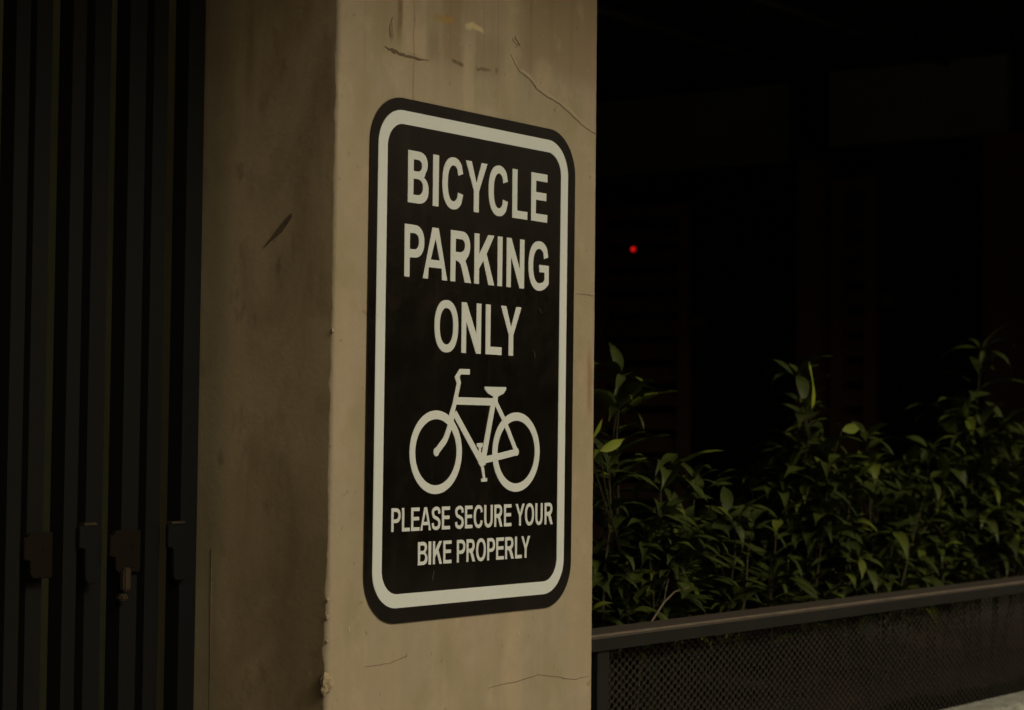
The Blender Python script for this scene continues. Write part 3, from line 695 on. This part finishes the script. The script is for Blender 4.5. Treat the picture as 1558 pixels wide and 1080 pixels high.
def mesh_panel(x0, x1, z0, z1, y):
    """expanded metal: staggered diamond openings with flattened knuckles"""
    bm = bmesh.new(); px, pz = .0182, .0122; st = .0020
    nx = int((x1-x0)/px)+1; nz = int((z1-z0)/(pz/2))
    E8 = [(math.cos(6.28319*k/8), math.sin(6.28319*k/8)) for k in range(8)]
    D8 = [(1, 0), (.5, .5), (0, 1), (-.5, .5), (-1, 0), (-.5, -.5), (0, -1), (.5, -.5)]
    for j in range(nz):
        for i in range(nx):
            cx = x0+(i+.5*(j % 2))*px; cz = z0+j*pz/2
            if cx < x0+px*.45 or cx > x1-px*.45: continue
            A = [(cx+u*px*.502, cz+v*pz*.502) for u, v in D8]; B = [(cx+u*.0050, cz+v*.0045) for u, v in E8]
            tl = [.0006, .0003, 0, .0003, .0006, .0009, .0012, .0009]
            fa = [bm.verts.new((x, y+t, z)) for (x, z), t in zip(A, tl)]; fb = [bm.verts.new((x, y+t, z)) for (x, z), t in zip(B, tl)]
            bb = [bm.verts.new((x, y+t+.0014, z)) for (x, z), t in zip(B, tl)]
            for k in range(8):
                m = (k+1) % 8
                bm.faces.new((fa[k], fa[m], fb[m], fb[k])); bm.faces.new((fb[k], fb[m], bb[m], bb[k]))
    return bm
part("mesh_panel", mesh_panel(.3650, 1.9900, 1.085, 1.3150, .0920), M['mesh'], rail)
part("mesh_panel", mesh_panel(1.9945, 3.115, 1.085, 1.3150, .0920), M['mesh'], rail)

# ------------------------------------------------------------------ shrubs in the planter
def leaf(bm, tl, base, dirv, upv, L, W, droop, fold, tint, n=7):
    d = dirv.normalized(); s = d.cross(upv).normalized(); u = s.cross(d).normalized()
    rows = []; p = base.copy(); ang = 0
    for i in range(n+1):
        t = i/n
        w = W*(math.sin(math.pi*min(1, t**.74))**.9 if t < 1 else 0)*(1-.28*t)
        if i == 0: w = W*.06
        if t > .55: w *= 1-.62*((t-.55)/.45)**.8
        wav = .06*W*math.sin(9*t+L*400)
        dd = d*math.cos(ang)-u*math.sin(ang); uu = u*math.cos(ang)+d*math.sin(ang)
        if i < n: rows.append((bm.verts.new(p-s*w/2+uu*(fold*w/2+wav)), bm.verts.new(p), bm.verts.new(p+s*w/2+uu*(fold*w/2-wav))))
        else: rows.append((bm.verts.new(p),))
        p = p+dd*L/n; ang += droop/n*(.5+t)
    for a, b in zip(rows, rows[1:]):
        fs = [bm.faces.new((a[0], a[1], b[1], b[0])), bm.faces.new((a[1], a[2], b[2], b[1]))] if len(b) == 3 else [bm.faces.new((a[0], a[1], b[0])), bm.faces.new((a[1], a[2], b[0]))]
        for f in fs:
            for lp in f.loops: lp[tl] = (tint, tint, tint, 1)
def shrub(label, cx, cy, ztop, rx, ry, nst, seed, extra=(), Ls=1.0, lowtop=0.72, young=.06):
    rnd = random.Random(seed)
    t = thing("leafy_shrub", label, "shrub", (cx, cy, 1.13), "shrubs in the planter behind the rail")
    sb = bmesh.new(); fb = bmesh.new(); tl = fb.loops.layers.float_color.new("tint")
    def sprig(p, top, lean, nn, first=.46):
        """a stem from p to top with opposite leaves and a terminal whorl"""
        pts = []; q = Vector(p); e = Vector(top)
        for k in range(7):
            s = k/6
            pts.append(q.lerp(e, s) + lean*math.sin(s*3.14)*.5 + Vector((rnd.uniform(-.004, .004), rnd.uniform(-.004, .004), 0)))
        tube(sb, pts, [.0030-.0020*k/6 for k in range(7)], 5)
        rot = rnd.uniform(0, 3.14)
        for i in range(nn):
            f = first+(1-first)*(i/max(1, nn-1))
            k = min(5, int(f*6)); b = pts[k].lerp(pts[k+1], min(1, f*6-k))
            ax = (pts[k+1]-pts[k]).normalized()
            rot += 1.57+rnd.uniform(-.5, .5)
            for side in (0, 3.1416):
                if rnd.random() < .12: continue
                a = rot+side+rnd.uniform(-.3, .3)
                out = Vector((math.cos(a), math.sin(a), 0))
                el = rnd.uniform(-.15, .65)+(.35 if f > .9 else 0)
                dv = out*math.cos(el)+Vector((0, 0, 1))*math.sin(el)+ax*.12
                L = rnd.uniform(.048, .108)*Ls*(.85 if f > .95 else 1)
                tn = rnd.uniform(0, .12) if rnd.random() > young else rnd.uniform(.2, .5)
                if f > .9 and rnd.random() < .2: tn = max(tn, rnd.uniform(.15, .4))
                bb = b+dv.normalized()*.006
                if bb.z < 1.33 and bb.y+dv.normalized().y*L < .135: dv.y = abs(dv.y)
                leaf(fb, tl, bb, dv, Vector((rnd.uniform(-.25, .25), rnd.uniform(-.25, .25), 1)), L, L*rnd.uniform(.26, .37), rnd.uniform(.5, 2.0), rnd.uniform(.1, .5), tn)
    def whorl(p, n):
        a0 = rnd.uniform(0, 6.28)
        for k in range(n):
            a = a0+6.283*k/n+rnd.uniform(-.35, .35); el = rnd.uniform(-.45, .75)
            dv = Vector((math.cos(a)*math.cos(el), math.sin(a)*math.cos(el), math.sin(el)))
            L = rnd.uniform(.045, .095)*Ls
            tn = rnd.uniform(0, .14) if rnd.random() > .10 else rnd.uniform(.2, .5)
            leaf(fb, tl, Vector(p)+dv*.004, dv, Vector((rnd.uniform(-.3, .3), rnd.uniform(-.3, .3), 1)), L, L*rnd.uniform(.22, .36), rnd.uniform(.6, 2.3), rnd.uniform(.05, .5), tn)
    for s in range(nst):
        a = rnd.uniform(0, 6.28); r = math.sqrt(rnd.random())
        bx, by = cx+rx*.5*r*math.cos(a), cy+ry*.5*r*math.sin(a)
        r2 = math.sqrt(rnd.random()); a2 = a+rnd.uniform(-.7, .7)
        tx, ty = cx+rx*r2*math.cos(a2), cy+ry*r2*math.sin(a2)
        tz = 1.13+(ztop-.05-1.13)*(1-(1-lowtop)*rnd.random()**.8)*(1-.16*r2)
        if s == 0: tx, ty, tz = cx, cy, ztop-.05
        sprig((bx, by, 1.12), (tx, ty, tz), Vector((rnd.uniform(-.05, .05), rnd.uniform(-.04, .04), 0)), max(5, int((tz-1.13)/.046)))
        whorl((tx, ty, tz), rnd.choice((4, 5, 6)))
        whorl(Vector((bx, by, 1.12)).lerp(Vector((tx, ty, tz)), rnd.uniform(.55, .85)), 4)
        # a side branch
        if rnd.random() < .8:
            f = rnd.uniform(.3, .65); q = Vector((bx, by, 1.12)).lerp(Vector((tx, ty, tz)), f)
            e = q+Vector((rnd.uniform(-.12, .12), rnd.uniform(-.08, .07), rnd.uniform(.05, .16)))
            e.y = max(.165, e.y); e.z = min(e.z, ztop-.06)
            sprig(q, e, Vector((0, 0, 0)), 5, .3); whorl(e, rnd.choice((4, 5)))
    for (base, dv, L, W, droop, tn) in extra:
        q = Vector(base); root = Vector((cx, cy, q.z-.16))        # each bright young leaf sits on its own thin shoot
        tube(sb, [root, root.lerp(q, .4)+Vector((0, 0, -.012)), root.lerp(q, .8)+Vector((0, 0, -.012)), q], [.0018, .0015, .0012, .0009], 5)
        leaf(fb, tl, Vector(base), Vector(dv), Vector((.2, -1, .3)), L, W, droop, .35, tn)
    part("stems", sb, M['stem'], t); f = part("foliage", fb, M['leaf'], t, True)
    return t
shrub("leafy shrub crowding the right edge of the sign pillar", .70, .255, 1.735, .12, .08, 12, 21, lowtop=.45, Ls=1.1,
      extra=[((.530, .20, 1.583), (.25, -.5, .8), .045, .012, .4, .95), ((.545, .19, 1.570), (.9, -.3, .35), .062, .016, .7, .75)])
shrub("low bushy shrub between the pillar shrub and the tall one", .97, .29, 1.570, .18, .11, 13, 35, lowtop=.5)
shrub("tall shrub with a bright upright young leaf near its tip", 1.32, .29, 1.755, .10, .08, 13, 5, lowtop=.70, Ls=1.05,
      extra=[((1.232, .215, 1.640), (-.16, -.1, 1), .086, .021, .25, 1.0), ((1.335, .21, 1.605), (.8, -.35, .15), .056, .021, 1.0, .5)])
shrub("broad mid-height shrub just right of the tall shrub", 1.60, .30, 1.645, .20, .11, 13, 77, lowtop=.5)
shrub("tallest shrub, at the right end of the planter in view", 2.16, .31, 1.830, .15, .10, 15, 15, lowtop=.55, Ls=1.1)
shrub("thin low shrub rooted close behind the rail, between the bushy ones", 1.20, .26, 1.50, .12, .06, 4, 52, lowtop=.4)
shrub("mid-height shrub filling in before the tallest one at the right", 1.90, .31, 1.62, .15, .10, 10, 91, lowtop=.5)
shrub("dense shrub beyond the right frame end of the planter", 2.65, .35, 1.80, .20, .12, 9, 63)
tw = bmesh.new()
tube(tw, [(.595, .145, 1.300), (.630, .150, 1.322), (.668, .155, 1.345), (.705, .160, 1.358), (.755, .165, 1.362)], [.0014, .0015, .0014, .0011, .0007], 5)
tube(tw, [(.668, .155, 1.345), (.664, .150, 1.362), (.668, .148, 1.380)], [.0010, .0008, .0004], 4)
tube(tw, [(.595, .145, 1.300), (.590, .150, 1.20), (.585, .16, 1.12)], [.0014, .0017, .002], 5)
tag(link("dry_twig", tw, M['twig']), "pale dry bent twig just above the rail beside the pillar", "twig")

# ------------------------------------------------------------------ across the street (the sign's gloss mirrors it)
opp = thing("street_building", "low row of dark shuttered shops across the street, facing the pillar", "building", (12, -14, 0))
bm = bmesh.new(); box(bm, -30, 55, -20, -14.25, -.13, 3.34); part("shopfront", bm, M['opp_dark'], opp)
x = -28.0
while x < 54:
    bm = bmesh.new(); box(bm, x, x+.5, -14.24, -13.98, -.13, 3.33); part("pier", bm, M['opp'], opp); x += 6.0
bm = bmesh.new(); box(bm, -30.2, 55.2, -20.2, -13.8, 3.35, 3.55); part("roof", bm, M['opp_dark'], opp)
